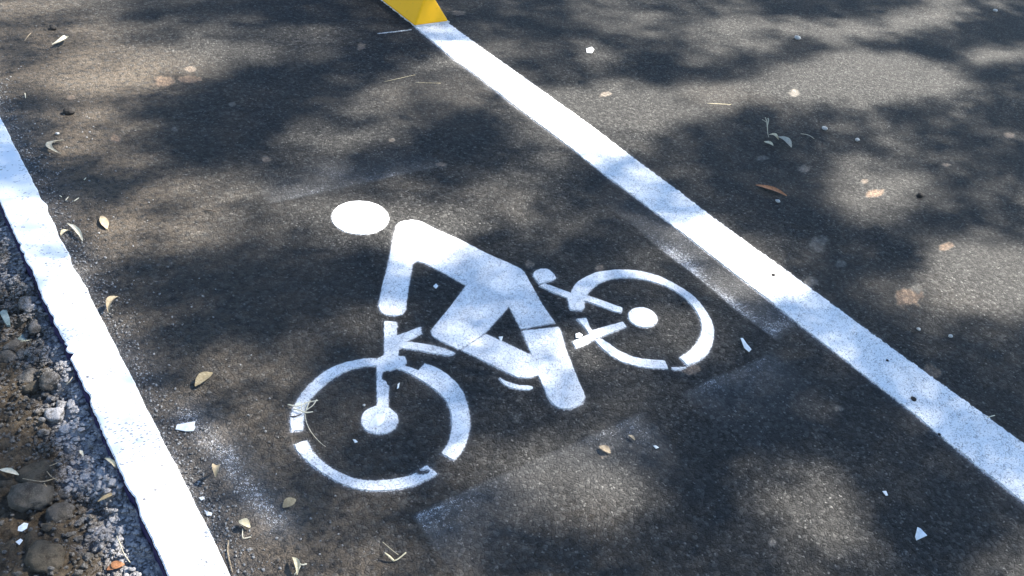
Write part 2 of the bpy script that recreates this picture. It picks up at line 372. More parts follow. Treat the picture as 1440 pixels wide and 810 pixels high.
# spray past the stencil sheet's edges
m = sharp(1.0 - YF + .01 * (vnoise(XF, YF, 12, 3) - .5)) * np.exp(-np.maximum(1.0 - YF, 0) / (.08 + .08 * vnoise(XF, YF, 4, 5))) * nz
m1 = m * sharp(XF - .722) * (1 - sstep(1.37, 1.425, XF)) * (.45 + .55 * np.clip(np.abs(XF - 1.05) / .3, 0, 1))
m2 = m * sstep(1.52, 1.60, XF) * (1 - sstep(1.85, 1.99, XF)) * 1.0
box_mist(m1, .50); box_mist(m2, .54)
m = sharp(XF - 1.972 + .012 * (vnoise(XF, YF, 10, 8) - .5), .008) * sstep(1.02, 1.07, YF + .3 * np.maximum(.05 - (XF - 1.972), 0)) * (1 - sstep(1.45, 1.95, YF)) * (XF < 2.2) * (.75 + .25 * sstep(2.06, 1.98, XF)) * nz
box_mist(m, .55)
m = sharp(YF - 2.25, .008) * np.exp(-np.maximum(YF - 2.25, 0) / .09) * sharp(XF - .93, .03) * (1 - sstep(1.5, 1.62, XF)) * nz
box_mist(m, .44)
m = np.exp(-((YF - 2.29) / .05) ** 2 - ((XF - 1.15) / .13) ** 2) * nz; box_mist(m, .28)
band = ats([(262, 585), (292, 610), (322, 650), (352, 690), (388, 735)])
d = np.full(len(P), 9.); s = np.where((XF < 1.0) & (YF < 2) & (YF > .4))[0]
for a_, b_ in zip(band[:-1], band[1:]):
    v_ = b_ - a_; t = np.clip(((P[s] - a_) @ v_) / (v_ @ v_), 0, 1); d[s] = np.minimum(d[s], np.linalg.norm(P[s] - a_ - t[:, None] * v_, axis=1))
box_mist(np.exp(-(d / .05) ** 2) * nz, .46)
kerbband = np.exp(-(XF - .334) / (.018 + .06 * vnoise(XF, YF, 6, 9))) * nz * (YF < 4.5) * (YF > -.5)
box_mist(kerbband, .42)
box_mist(np.exp(-((P - at(470, 245)[:2]) ** 2).sum(1) / .10 ** 2) * nz, .30)
# brown dust washed out from the verge
dust = (sstep(1.25, .33, XF) ** 1.3) * (.35 + .9 * fbm(XF, YF, 2.6, 4, 70)) + .2 * sstep(.62, .8, fbm(XF, YF, 1.3, 3, 77))
for u, v_, r, am in ((215, 110, .22, .7), (90, 185, .16, .6), (60, 60, .3, .6), (160, 290, .18, .5), (270, 780, .12, .5), (400, 780, .14, .5), (1050, 230, .35, .1)):
    dust += am * np.exp(-((P - at(u, v_)[:2]) ** 2).sum(1) / r ** 2)
dust = np.clip(dust * .52, 0, .8)
# old splashes
stain = np.zeros(len(P)); hue = np.zeros(len(P))
SPOTS = [(230, 115, 14, 8, 1), (265, 112, 16, 6, 1), (268, 98, 7, 4, .6), (1277, 417, 19, 14, 1), (1310, 523, 14, 9, 1), (1150, 343, 13, 12, .1), (1183, 370, 7, 7, .1), (1139, 396, 9, 7, .2), (1230, 272, 14, 6, 1),
         (1330, 347, 10, 6, 1), (1118, 130, 7, 6, .2), (375, 224, 8, 4, .7), (162, 194, 8, 6, 1), (745, 371, 7, 5, .7), (100, 137, 6, 3, .8), (326, 147, 6, 3, .2), (508, 65, 6, 4, .8), (645, 18, 8, 4, .7), (973, 520, 12, 6, .8), (843, 377, 6, 4, .7),
         (246, 181, 5, 4, .1), (551, 197, 6, 3, .6), (1072, 222, 8, 4, .1), (1132, 237, 9, 6, .3), (620, 231, 7, 3, .8), (850, 634, 9, 8, .5), (1178, 575, 6, 4, .2), (1085, 762, 7, 6, .2), (728, 588, 6, 5, .1), (1290, 405, 8, 6, .1), (1330, 232, 7, 3, .6), (1420, 190, 8, 4, .6), (852, 132, 8, 4, .5), (1215, 255, 5, 3, .6)]
for i, (u, v_, ru, rv, hu) in enumerate(SPOTS):
    c_ = at(u, v_)[:2]; e1 = at(u + ru, v_)[:2] - c_; e2 = at(u, v_ + rv)[:2] - c_
    A = np.linalg.inv(np.stack([e1, e2], 1)); s = np.where(((P - c_) ** 2).sum(1) < .15 ** 2)[0]
    q = (P[s] - c_) @ A.T; r = np.sqrt((q ** 2).sum(1)) * (.5 + .55 * vnoise(P[s, 0], P[s, 1], 35, i) + .5 * vnoise(P[s, 0], P[s, 1], 110, i + 3))
    w = (1 - sstep(.75, 1.1, r)) * (.85 if hu != .1 else .55); stain[s] = np.maximum(stain[s], w); hue[s] = np.where(w > .02, hu, hue[s])
me = bpy.data.meshes.new('asphalt')
nx, ny = len(gx), len(gy)
I = (np.arange(nx - 1)[:, None] * ny + np.arange(ny - 1)[None]).ravel()
quads = np.stack([I, I + ny, I + ny + 1, I + 1], 1).astype(np.int32)
def fill_grid(me, co, quads):
    me.vertices.add(len(co)); me.vertices.foreach_set('co', co.astype(np.float32).ravel())
    me.loops.add(quads.size); me.loops.foreach_set('vertex_index', quads.ravel())
    me.polygons.add(len(quads)); me.polygons.foreach_set('loop_start', np.arange(0, quads.size, 4, dtype=np.int32)); me.update(calc_edges=True); me.shade_smooth()
fill_grid(me, np.stack([XF, YF, zz * 0 - .0 + np.minimum(zz, 0) * .5], 1), quads)
for nm, arr in (('mist', mist), ('dust', dust), ('stain', stain), ('stainhue', hue)):
    at_ = me.attributes.new(nm, 'FLOAT', 'POINT'); at_.data.foreach_set('value', arr.astype(np.float32))
me.materials.append(M_ASPH)
o = bpy.data.objects.new('asphalt_road', me); COL.objects.link(o); tag(o, kind='structure')

# ------------------------------------------------------------------ kerb
KZ = .007; KB = -.16
ys = np.concatenate([np.linspace(-6, .7, 60), np.arange(.7, 3.6, .004), np.linspace(3.6, 12, 60)])
rl = (fbm(ys, ys * 0, 38, 3, 1) - .5) * .005 + (vnoise(ys, ys * 0, 210, 2) - .5) * .0024 + .004 * np.maximum(fbm(ys, ys * 0 + 7, 17, 3, 12) - .6, 0) / .2 + (vnoise(ys, ys * 0, 12, 4) - .5) * .004
rr = (vnoise(ys, ys * 0 + 3, 25, 6) - .5) * .004 + (vnoise(ys, ys * 0 + 3, 120, 7) - .5) * .0018
for (u, v_, dep, wid) in ((103, 500, .012, .008), (98, 488, .006, .006), (28, 346, .005, .008), (36, 358, .004, .006), (95, 480, .004, .012)):
    rl += dep * np.exp(-((ys - at(u, v_)[1]) / wid) ** 2)
for (u, v_, dep, wid) in ((68, 290, .006, .02), (86, 335, -.004, .03), (110, 375, -.006, .04)):
    rr += dep * np.exp(-((ys - at(u, v_)[1]) / wid) ** 2)
prof = []
for y, a_, b_ in zip(ys, rl, rr):
    xl, xr = KX0 + a_, KX1 + b_
    prof.append([(xl + .001, y, KB), (xl, y, KZ - .0035), (xl + .003, y, KZ), (xr - .003, y, KZ), (xr, y, KZ - .003), (xr, y, -.02), (xr, y, KB)])
V = [q for r in prof for q in r]; n_ = 7; F = []
for i in range(len(prof) - 1):
    for j in range(1, n_ - 1): F.append((i * n_ + j, i * n_ + j + 1, (i + 1) * n_ + j + 1, (i + 1) * n_ + j))
F.append(tuple(range(n_))[::-1]); F.append(tuple((len(prof) - 1) * n_ + j for j in range(n_)))
kerb = empty('kerb', (.28, 2, 0)); tag(kerb, 'long white painted concrete kerb between the bare soil and the asphalt', 'kerb')
o = mesh_obj('kerb_top', V, F, M_KERB); fix_normals(o); child_at(o, kerb)
# the side towards the soil, its shade and lens fringe painted dark violet
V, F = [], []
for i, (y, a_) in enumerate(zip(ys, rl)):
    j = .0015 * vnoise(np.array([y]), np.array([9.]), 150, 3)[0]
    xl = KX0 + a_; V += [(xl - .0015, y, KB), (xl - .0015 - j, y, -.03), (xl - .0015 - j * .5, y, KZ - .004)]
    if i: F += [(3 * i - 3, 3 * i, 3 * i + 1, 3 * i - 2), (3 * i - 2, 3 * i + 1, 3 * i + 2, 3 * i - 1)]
o = mesh_obj('kerb_side', V, F, M_FRINGE); child_at(o, kerb); o['label'] = 'side face of the kerb, with shade and lens fringe painted in dark violet'

# ------------------------------------------------------------------ soil
SZ = -.048
gx2 = np.concatenate([.2275 - .95 - np.geomspace(.05, 190, 25)[::-1], np.arange(.2275 - .95, .2275 + .0039, .004)])
gy2 = np.concatenate([.75 - np.geomspace(.05, 190, 25)[::-1], np.arange(.75, 3.1, .004), 3.1 + np.geomspace(.05, 190, 25)])
X, Y = np.meshgrid(gx2, gy2, indexing='ij'); XS, YS = X.ravel(), Y.ravel()
def soil_z(x, y):
    x, y = np.asarray(x, float), np.asarray(y, float)
    lump = np.abs(fbm(x, y, 11, 5, 90) - .5) * .07 + (fbm(x, y, 45, 4, 95) - .5) * .030 + np.maximum(vnoise(x, y, 90, 99) - .55, 0) * .016
    return SZ + .022 * sstep(.15, .225, x) + lump - .01 + .02 * (fbm(x, y, 3, 2, 98) - .5)
me = bpy.data.meshes.new('soil'); nx, ny = len(gx2), len(gy2)
I = (np.arange(nx - 1)[:, None] * ny + np.arange(ny - 1)[None]).ravel(); quads = np.stack([I, I + ny, I + ny + 1, I + 1], 1).astype(np.int32)
fill_grid(me, np.stack([XS, YS, soil_z(XS, YS)], 1), quads); me.materials.append(M_SOIL)
o = bpy.data.objects.new('soil', me); COL.objects.link(o); tag(o, kind='structure')

def rock(r, seed, sub=3, sq=(1, 1, .7), rough=.22, angular=0):
    bm = bmesh.new(); bmesh.ops.create_icosphere(bm, subdivisions=sub, radius=1)
    rs = np.random.default_rng(seed); dirs = rs.normal(size=(9, 3)); dirs /= np.linalg.norm(dirs, axis=1)[:, None]
    ph = rs.random((3, 3)) * 6
    co = np.array([v.co[:] for v in bm.verts])
    f = np.ones(len(co))
    for d_ in dirs:   # facets knocked off
        t = co @ d_; lim = .72 + .25 * rs.random(); f = np.where(t * f > lim, lim / np.maximum(t, .01), f)
    f = f * (1 - angular * 0) + rough * .35 * np.sin(co[:, 0] * 3 + ph[0, 0]) * np.sin(co[:, 1] * 3.3 + ph[0, 1]) + rough * .16 * np.sin(co[:, 0] * 8 + ph[1, 0]) * np.sin(co[:, 1] * 7 + ph[1, 1] + co[:, 2] * 6) + rough * .09 * (rs.random(len(co)) - .5) + rough * .10 * np.sin(co[:, 0] * 15 + ph[2, 0]) * np.sin(co[:, 1] * 17 + ph[2, 1]) * np.cos(co[:, 2] * 13)
    co = co * f[:, None] * np.array(sq) * r
    F = [[v.index for v in fc.verts] for fc in bm.faces]; bm.free()
    a_ = rs.random() * 6.28; c_, s_ = math.cos(a_), math.sin(a_)
    return co @ np.array([[c_, -s_, 0], [s_, c_, 0], [0, 0, 1]]).T, F

# loose gravel on the soil, one mass
V, F = [], []
protos = [rock(1, 300 + i, 1, (1, .8, .65), .3) for i in range(14)]
npeb = 14000
px = .225 - np.where(rng.random(npeb) < .5, np.abs(rng.normal(0, .055, npeb)), np.abs(rng.normal(0, .16, npeb))); py = .95 + 1.95 * rng.random(npeb); keep = (px > -.35)
for x, y in zip(px[keep], py[keep]):
    dens = vnoise(np.array([x]), np.array([y]), 9, 60)[0]
    if rng.random() > .35 + .8 * dens * (1 if x > .05 else .55): continue
    r = .0018 + .0050 * rng.random() ** 2.4 + (.004 if rng.random() < .06 else 0)
    pv_, pf = protos[rng.integers(len(protos))]; b = len(V)
    a_ = rng.random() * 6.28; cs, sn = math.cos(a_), math.sin(a_)
    z = float(soil_z(x, y)) + r * .45
    V += [(x + r * (q[0] * cs - q[1] * sn), y + r * (q[0] * sn + q[1] * cs), z + r * q[2]) for q in pv_]
    F += [[b + i for i in f] for f in pf]
o = mesh_obj('soil_gravel', V, F, M_PEB, smooth=False); tag(o, kind='stuff', cat='gravel', label='loose grey gravel and crumbs scattered over the bare soil')
# grit along the road side of the kerb, one mass
V, F = [], []
for _ in range(3800):
    y = .9 + 2.9 * rng.random(); x = KX1 + .004 + np.abs(rng.normal(0, .022 + .030 * vnoise(np.array([y]), np.array([2.]), 5, 3)[0])); r = .0012 + .0034 * rng.random() ** 2.5
    if rng.random() < .12: x += .25 * rng.random()
    pv_, pf = protos[rng.integers(len(protos))]; b = len(V); V += [(x + r * q[0], y + r * q[1], r * .4 + r * q[2]) for q in pv_]; F += [[b + i for i in f] for f in pf]
o = mesh_obj('kerb_grit', V, F, M_GRIT); tag(o, kind='stuff', cat='grit', label='pale grit gathered on the asphalt along the foot of the white kerb')

# stones one could pick up: (u, v, half width px, flatness, material, label)
STONES = [
 (55, 464, 12.5, .75, M_STONE, 'rounded bluish grey stone on the soil next to the kerb, above the small pebbles'),
 (42, 432, 12, .65, M_PEB, 'broad pale grey stone half sunk in the gravel, above the rounded bluish stone'),
 (46, 443, 7, .8, M_PEB, 'small round pebble directly above the rounded bluish grey stone'),
 (31, 473, 7, .45, M_SHARD, 'small greenish grey stone beside the flat upright shard'),
 (20, 486, 11, .6, M_STONE, 'dark angular stone below the greenish grey stone'),
 (9, 503, 11, .7, M_STONE, 'dark rounded stone at the left picture edge'),
 (31, 498, 9, .6, M_STONE, 'dark oblong stone resting beside the chipped spot of the kerb'),
 (39, 527, 13, .55, M_PEB, 'lumpy pale grey stone in the middle of the gravel strip'),
 (75, 545, 14, .8, M_STONE, 'large grey stone with a pale cap against the kerb side'),
 (47, 546, 10, .6, M_CLOD, 'yellowish brown lump left of the stone with the pale cap'),
 (88, 573, 8, .8, M_PEB, 'left of two white dusted pebbles touching below the capped stone'),
 (104, 575, 8.5, .8, M_PEB, 'right of two white dusted pebbles touching below the capped stone'),
 (78, 586, 12, .7, M_PEB, 'grey pebble dusted white beneath the pair of touching pebbles'),
 (118, 572, 4.5, .8, M_PEB, 'small pebble squeezed between the kerb side and the touching pebbles'),
 (94, 606, 8, .6, M_PEB, 'oblong bluish pebble dusted with white paint near the kerb'),
 (60, 607, 7, .7, M_PEB, 'grey pebble left of the oblong bluish one'),
 (142, 688, 8, .75, M_PEB, 'white dusted pebble in a cluster beside the tan leaf at the kerb'),
 (162, 692, 7.5, .8, M_PEB, 'whitest rounded pebble, closest to the kerb in its cluster'),
 (150, 696, 5, .8, M_PEB, 'smallest pebble in the white dusted cluster'),
 (146, 674, 7, .55, M_PEB, 'flat bluish pebble topping the white dusted cluster'),
 (122, 672, 8, .7, M_PEB, 'grey lump left of the white dusted cluster'),
 (52, 667, 25, .55, M_CLOD, 'flat brown clod of earth with dry roots, above the big dark round stone'),
 (44, 704, 25, .78, M_STONE, 'big dark round stone on the bare soil'),
 (83, 722, 17, .7, M_STONE, 'grey brown stone lying right of the big dark round stone'),
 (66, 786, 22, .6, M_CLOD, 'flat brown clod near the bottom of the soil'),
 (68, 743, 7, .7, M_CLOD, 'small round crumb of earth below the grey brown stone'),
 (92, 689, 9, .7, M_PEB, 'pale grey pebble right of the rooted clod'),
 (8, 680, 9, .7, M_CLOD, 'small earth clod at the left picture edge under the pale leaf sliver'),
 (124, 784, 6, .7, M_PEB, 'small pale pebble near the lower end of the soil by the kerb'),
 (72, 559, 6, .7, M_PEB, 'pebble tucked under the capped stone'),
]
def place_rock(name, u, v_, hw, flat, mat, label, cat, seed, z0=None, sink=.22):
    x, y, _ = at(u, v_, SZ)
    ang = math.hypot(x, y); px_m = FPX / math.sqrt(x * x + y * y + 1.6 ** 2)
    r = hw / px_m
    V, F = rock(r, seed, 4 if hw > 6 else 3, (1.12, .95, flat), .34)
    z = float(soil_z(x, y)) + r * flat * sink if z0 is None else z0 + r * flat * .6
    o = mesh_obj(name, V, F, mat, smooth=True); o.location = (x, y, z); tag(o, label, cat); return o
for i, (u, v_, hw, fl, m_, lab) in enumerate(STONES):
    place_rock('clod' if m_ is M_CLOD else 'stone', u, v_, hw, fl, m_, lab, 'clod' if m_ is M_CLOD else 'stone', 40 + i)

def road_stone(u, v_, hw, mat, label, seed, flat=.6):
    x, y, _ = at(u, v_); r = hw / (FPX / math.sqrt(x * x + y * y + 2.56)); V, F = rock(r, seed, 2, (1, .85, flat), .3)
    o = mesh_obj('pebble', V, F, mat); o.location = (x, y, r * flat * .5 + .002); tag(o, label, 'pebble')
M_DPEB = plain('dark_pebble', (.018, .016, .015), (.05, .045, .04), 120, .9)
M_LPEB = plain('light_pebble', (.30, .30, .29), (.45, .45, .43), 120, .8)
for i, (u, v_, hw, m_, lab) in enumerate([
 (75, 41, 5, M_DPEB, 'black lump on the dusty asphalt next to the curled white leaf'), (97, 159, 8, M_DPEB, 'dark flat crumb on the asphalt above the crescent leaf'),
 (961, 428, 3.2, M_DPEB, 'black pebble inside the rear wheel of the painted bicycle'), (1294, 276, 5, M_DPEB, 'dark crumb in a sunlit patch right of the white line'),
 (1087, 388, 3.2, M_DPEB, 'dark crumb lying on the white line in the shade'), (1284, 563, 4.5, M_DPEB, 'largest dark crumb on the white line'),
 (1247, 508, 2.2, M_DPEB, 'tiny dark speck on the white line below its middle'), (1121, 55, 4.5, M_LPEB, 'pale pebble on the asphalt in the upper right'),
 (1093, 284, 3.5, M_LPEB, 'pale round pebble just below the rust coloured leaf'), (1159, 182, 4, M_LPEB, 'pale grey pebble right of the withered leaf sprig'),
 (1205, 198, 3.6, M_LPEB, 'white pebble on shaded asphalt, far right of the leaf sprig'), (1291, 464, 3, M_LPEB, 'pale pebble on dark asphalt, left of another, right of the white line'),
 (1336, 474, 3.2, M_LPEB, 'pale pebble on dark asphalt, the right one of two beyond the white line'), (1399, 16, 3, M_LPEB, 'pale pebble near the upper right corner'),
 (81, 189, 2.4, M_LPEB, 'white pebble right above the crescent leaf'), (1320, 612, 2.4, M_DPEB, 'dark speck at the edge of the white line towards its near end'),
 (512, 571, 2.4, M_LPEB, 'pale crumb at the upper edge of the front wheel hub')]):
    road_stone(u, v_, hw, m_, lab, 500 + i)

# flat upright shard in the gravel
def prism(pts, z0, th, tilt=(0, 0)):
    P_ = np.array(pts); c_ = P_.mean(0); n_ = len(P_); V = []
    for dz in (th, 0):
        for x, y in P_: V.append((x, y, z0 + dz + (x - c_[0]) * tilt[0] + (y - c_[1]) * tilt[1]))
    F = [tuple(range(n_)), tuple(range(2 * n_ - 1, n_ - 1, -1))] + [(i, i + n_, (i + 1) % n_ + n_, (i + 1) % n_) for i in range(n_)]
    return V, F
pp = ats([(1, 445), (6, 442), (11, 443), (16, 457), (18, 471), (13, 470), (7, 459)], SZ)
V, F = prism(pp, float(soil_z(*pp.mean(0))) + .016, .006, (.1, -.2)); o = mesh_obj('shard', V, F, M_SHARD); fix_normals(o)
tag(o, 'flat greenish grey shard leaning in the gravel at the left edge', 'stone shard')

# ------------------------------------------------------------------ leaves, paper, twigs
def leaf(u0, v0, u1, v1, wpx, col, label, bend=0.0, curl=.3, z=None, lift=.004, cat='leaf', name='leaf', onsoil=False):
    z0 = SZ if onsoil else 0
    a_, b_ = at(u0, v0, z0)[:2], at(u1, v1, z0)[:2]; mid = (a_ + b_) / 2
    base = float(soil_z(*mid)) + .008 if onsoil else .0035
    ax = b_ - a_; L = np.linalg.norm(ax); ax /= L; nr = np.array([-ax[1], ax[0]])
    w = wpx / (FPX / math.sqrt(mid @ mid + 2.56)) / 2
    V, F = [], []; N, K = 12, 5; rs = random.Random(int(u0 * 7 + v0))
    for layer in (0, 1):
        for i in range(N + 1):
            t = i / N; hw = w * (math.sin(math.pi * min(max(t, .02), .985)) ** .75) * (1 + .12 * (rs.random() - .5))
            for j in range(K):
                s_ = (j / (K - 1) - .5) * 2
                off = bend * L * (4 * t * (1 - t)) + s_ * hw
                zz_ = base + lift * (.35 + math.sin(t * 2.6 + .4)) + curl * hw * s_ * s_ - layer * .0007 + .0006 * math.sin(7 * t + 3 * s_)
                q = a_ + ax * t * L + nr * off; V.append((q[0], q[1], max(zz_, base - .001)))
    n0 = (N + 1) * K
    for i in range(N):
        for j in range(K - 1):
            q = i * K + j; F += [(q, q + 1, q + K + 1, q + K), (n0 + q, n0 + q + K, n0 + q + K + 1, n0 + q + 1)]
    c_ = np.array([mid[0], mid[1], base])
    o = mesh_obj(name, np.array(V) - c_, F, M_LEAF[col], smooth=True); o.location = c_; tag(o, label, cat); return o
leaf(74, 67, 92, 54, 7, 'pale', 'curled whitish dry leaf near the upper left corner, by a black lump', -.28, .9, lift=.012)
leaf(86, 219, 90, 199, 7, 'grey', 'crescent shaped grey dry leaf near the top of the kerb', .42, .6, lift=.006)
leaf(143, 306, 151, 324, 10, 'tan', 'oval tan leaf lying flat in a sunlit patch near the kerb', 0, .15)
leaf(95, 318, 117, 342, 6, 'pale', 'longer of two pale dry leaves crossing at the kerb edge', .05, .7, lift=.008)
leaf(86, 334, 98, 326, 6, 'straw', 'shorter of two pale dry leaves crossing at the kerb edge', .1, .6)
leaf(170, 424, 153, 444, 9, 'tan', 'pointed tan leaf with a dark tip beside the kerb', -.12, .8, lift=.016)
leaf(275, 547, 299, 527, 15, 'olive', 'broad brown dry leaf on shaded asphalt left of the front wheel', 0, .4, lift=.008)
leaf(304, 681, 307, 664, 10, 'tan', 'small upright tan leaf casting a dark shadow beside the kerb', 0, .6, lift=.028)
leaf(398, 716, 416, 704, 14, 'olive', 'faded brown leaf flat on the misted asphalt below the front wheel', 0, .2)
leaf(336, 737, 352, 745, 11, 'straw', 'pale square looking leaf scrap above the bent straw', 0, .3, lift=.009)
leaf(411, 788, 418, 812, 7, 'straw', 'narrow pale leaf at the bottom picture edge below the front wheel', .1, .8, lift=.01)
leaf(1080, 193, 1094, 199, 7, 'straw', 'small pale leaf of the withered sprig beyond the white line', 0, .4, lift=.012)
leaf(1092, 196, 1112, 210, 12, 'grey', 'larger grey leaf of the withered sprig beyond the white line', 0, .4, lift=.012)
leaf(1074, 201, 1087, 206, 8, 'straw', 'dull rounded leaf under the withered sprig', 0, .2)
leaf(1062, 262, 1106, 277, 10, 'rust', 'long rust coloured leaf on shaded asphalt right of the white line', .05, .2)
leaf(0, 662, 27, 669, 7, 'pale', 'pale leaf sliver on the soil at the left edge beside the rooted clod', 0, .6, onsoil=True)
leaf(151, 663, 170, 679, 5, 'straw', 'narrow tan leaf on the soil against the kerb side', 0, .7, onsoil=True, lift=.012)
leaf(140, 716, 165, 705, 6, 'olive', 'dull green leaf sliver on the white dusted soil', 0, .5, onsoil=True)
leaf(150, 800, 175, 792, 12, 'rust', 'reddish brown leaf piece at the bottom of the soil by the kerb', 0, .4, onsoil=True)
leaf(842, 630, 858, 639, 11, 'wood', 'round beige leaf scrap on misted asphalt under the painted rider', 0, .2)
leaf(883, 614, 892, 621, 5, 'tan', 'tiny brown leaf scrap near the end of the misted strip', 0, .3)
leaf(113, 636, 118, 645, 4, 'pale', 'tiny pale leaf on the soil by the dusted gravel', 0, .4, onsoil=True)

def scrap(pts, label, tilt=(0, 0), z=.005, onsoil=False, th=.0012):
    P_ = ats(pts, SZ if onsoil else 0); c_ = P_.mean(0)
    zb = float(soil_z(*c_)) + .012 if onsoil else z
    V, F = prism(P_ - c_, 0, th, tilt); n_ = len(P_); size = np.linalg.norm(P_ - c_, axis=1).max()
    V.append((0, 0, th + .16 * size)); F = F[1:] + [(i, (i + 1) % n_, 2 * n_) for i in range(n_)]
    o = mesh_obj('paper_scrap', V, F, M_PAPER); fix_normals(o)
    lowest = min(q[2] for q in V); o.location = (c_[0], c_[1], (zb if onsoil else max(.0025, z - .003)) - lowest); tag(o, label, 'paper scrap')
scrap([(249, 599), (263, 597), (275, 595.5), (273.5, 601), (275, 603), (272, 608), (261, 608), (247, 605)], 'largest white paper scrap, lying between the kerb and the front wheel', (.08, .05))
scrap([(1040, 479), (1043, 479), (1049, 486), (1056, 493), (1053, 496), (1046, 491)], 'white sliver of paper near the rear wheel and the white line', (.1, .1))
scrap([(1288, 744.5), (1292, 747), (1301, 757), (1288, 761), (1286, 756)], 'white paper triangle on dark asphalt in the lower right', (.25, -.1))
scrap([(1240, 692), (1245, 692), (1248, 698), (1245, 698)], 'tiny white scrap left of and above the paper triangle', (.1, 0))
scrap([(824, 70), (832, 68.5), (835, 72), (832, 76), (825, 75)], 'small white scrap on shaded asphalt at the top, right of the white line', (.1, 0))
scrap([(918, 628), (922, 628), (926, 631), (922, 632)], 'white crumb of paper right of the misted strip', (.1, 0))
scrap([(609, 404), (613, 401), (616, 404), (613, 407)], 'white crumb between the painted arm and thigh', (.1, .1))
scrap(Z4([(600, 345), (655, 335), (650, 375), (630, 402), (612, 410), (592, 404), (580, 418), (560, 412), (575, 380)]), 'white paper piece stuck on the front wheel hub', (.02, .02), .006)
scrap(Z4([(597, 432), (620, 420), (612, 440), (602, 452)]), 'narrow white paper tip at the lower edge of the front hub', (.05, 0), .006)
scrap([(280, 701), (286, 700), (288, 703), (283, 705)], 'tiny white scrap by the kerb, left of the small upright tan leaf', (.1, 0))
scrap([(287, 718), (291, 721), (299, 724), (297, 727), (291, 726)], 'curled white scrap beside the kerb under the tiny scrap', (.25, 0))
scrap([(701, 475), (707, 475), (705, 481), (703, 480)], 'white crumb between the painted legs', (.1, 0))
scrap(Z2([(400, 545), (425, 540), (445, 555), (430, 572), (402, 568)]), 'white crumb on the lower frame stroke of the painted bicycle', (.1, 0), .006)
scrap([(559, 542), (562, 540), (560.5, 547), (558, 548)], 'white splinter inside the front wheel', (.1, 0))
scrap([(496, 619), (500, 620), (503, 623), (499, 624)], 'white crumb inside the front wheel below the hub', (.1, 0))
scrap([(28, 748), (36, 743), (42, 744), (40, 750), (33, 754), (27, 753)], 'larger of two white scraps on the soil below the big round stone', (.1, .1), onsoil=True)
scrap([(24, 768), (31, 764), (34, 766), (29, 772)], 'smaller of two white scraps on the soil below the big round stone', (.1, .1), onsoil=True)

def tube(paths, name, mat, label, cat):
    """paths: lists of (u, v, height above the road, radius in mm)"""
    V, F = [], []; K = 6
    for path in paths:
        C_ = [np.array([*at(u, v_, (SZ if h_ < -.02 else h_))[:2], h_]) for u, v_, h_, r in path]
        S = spline(C_, 4); Rr = np.interp(np.linspace(0, len(path) - 1, len(S)), range(len(path)), [q[3] for q in path]) / 1000
        b = len(V)
        for i, (c_, r) in enumerate(zip(S, Rr)):
            d_ = S[min(i + 1, len(S) - 1)] - S[max(i - 1, 0)]; d_ = d_ / (np.linalg.norm(d_) + 1e-9)
            e1 = np.cross(d_, (0, 0, 1) if abs(d_[2]) < .9 else (1, 0, 0)); e1 /= np.linalg.norm(e1) + 1e-9; e2 = np.cross(d_, e1)
            for k_ in range(K): V.append(c_ + r * (math.cos(k_ * 2 * math.pi / K) * e1 + math.sin(k_ * 2 * math.pi / K) * e2))
        for i in range(len(S) - 1):
            for k_ in range(K): F.append((b + i * K + k_, b + i * K + (k_ + 1) % K, b + (i + 1) * K + (k_ + 1) % K, b + (i + 1) * K + k_))
        F.append(tuple(b + k_ for k_ in range(K))); F.append(tuple(b + (len(S) - 1) * K + k_ for k_ in range(K))[::-1])
    V = np.array(V); c_ = V.mean(0); c_[2] = V[:, 2].min()
    o = mesh_obj(name, V - c_, F, mat, smooth=True); fix_normals(o); o.location = c_; tag(o, label, cat); return o
tube([[(541, 777, .016, 1.2), (548, 783, .012, 2.6), (553, 788, .005, 2.2)], [(553, 789, .004, 1.6), (560, 786, .006, 1.4), (571, 777, .012, 1.7)], [(538, 762, .004, .6), (552, 774, .004, .6), (560, 780, .004, .6)]], 'twig', M_LEAF['straw'], 'forked pale twig at the bottom, left of the misted strip', 'twig')
tube([[(286, 295, .005, 1.6), (296, 296, .005, 2.2), (305, 298, .005, 1.5)]], 'twig', M_LEAF['dark'], 'short dark twig in the sun, left of the painted head', 'twig')
tube([[(34, 58, .005, .9), (40, 50, .006, 1.4), (44, 46, .005, .9)]], 'twig', M_LEAF['wood'], 'pale curved twig at the upper left, left of the black lump', 'twig')
tube([[(321, 760, .004, 1.4), (320, 775, .004, 1.7), (323, 790, .004, 1.6), (327, 805, .004, 1.2)]], 'twig', M_LEAF['wood'], 'thin brown stalk along the lower end of the kerb', 'twig')
tube([[(341, 744, .004, 1), (341.5, 756, .004, 1.1), (346, 756.5, .004, 1.1), (353, 755, .004, 1)]], 'twig', M_LEAF['pale'], 'bent pale straw below the square looking leaf scrap', 'twig')
tube([[(414, 808, .005, 1.2), (422, 796, .008, 1.3), (416, 788, .01, 1.2)], [(416, 788, .01, 1.2), (424, 794, .01, 1.4), (431, 793, .008, 1.8)]], 'twig', M_LEAF['pale'], 'pale twig loops beside the narrow leaf at the bottom edge', 'twig')
tube([[(995, 145.5, .002, .9), (1010, 146, .003, 1.1), (1028, 147, .002, .8)]], 'twig', M_LEAF['straw'], 'straight pale twig on sunlit asphalt right of the white line', 'twig')
tube([[(1045, 170, .004, 1.8), (1056, 170, .004, 1.8)]], 'twig', M_LEAF['dark'], 'short dark twig left of the withered sprig', 'twig')
tube([[(1126, 188, .004, 1.3), (1137, 190, .005, 1.4), (1145, 195, .004, 1)]], 'twig', M_LEAF['grey'], 'thin grey twig right of the withered sprig', 'twig')
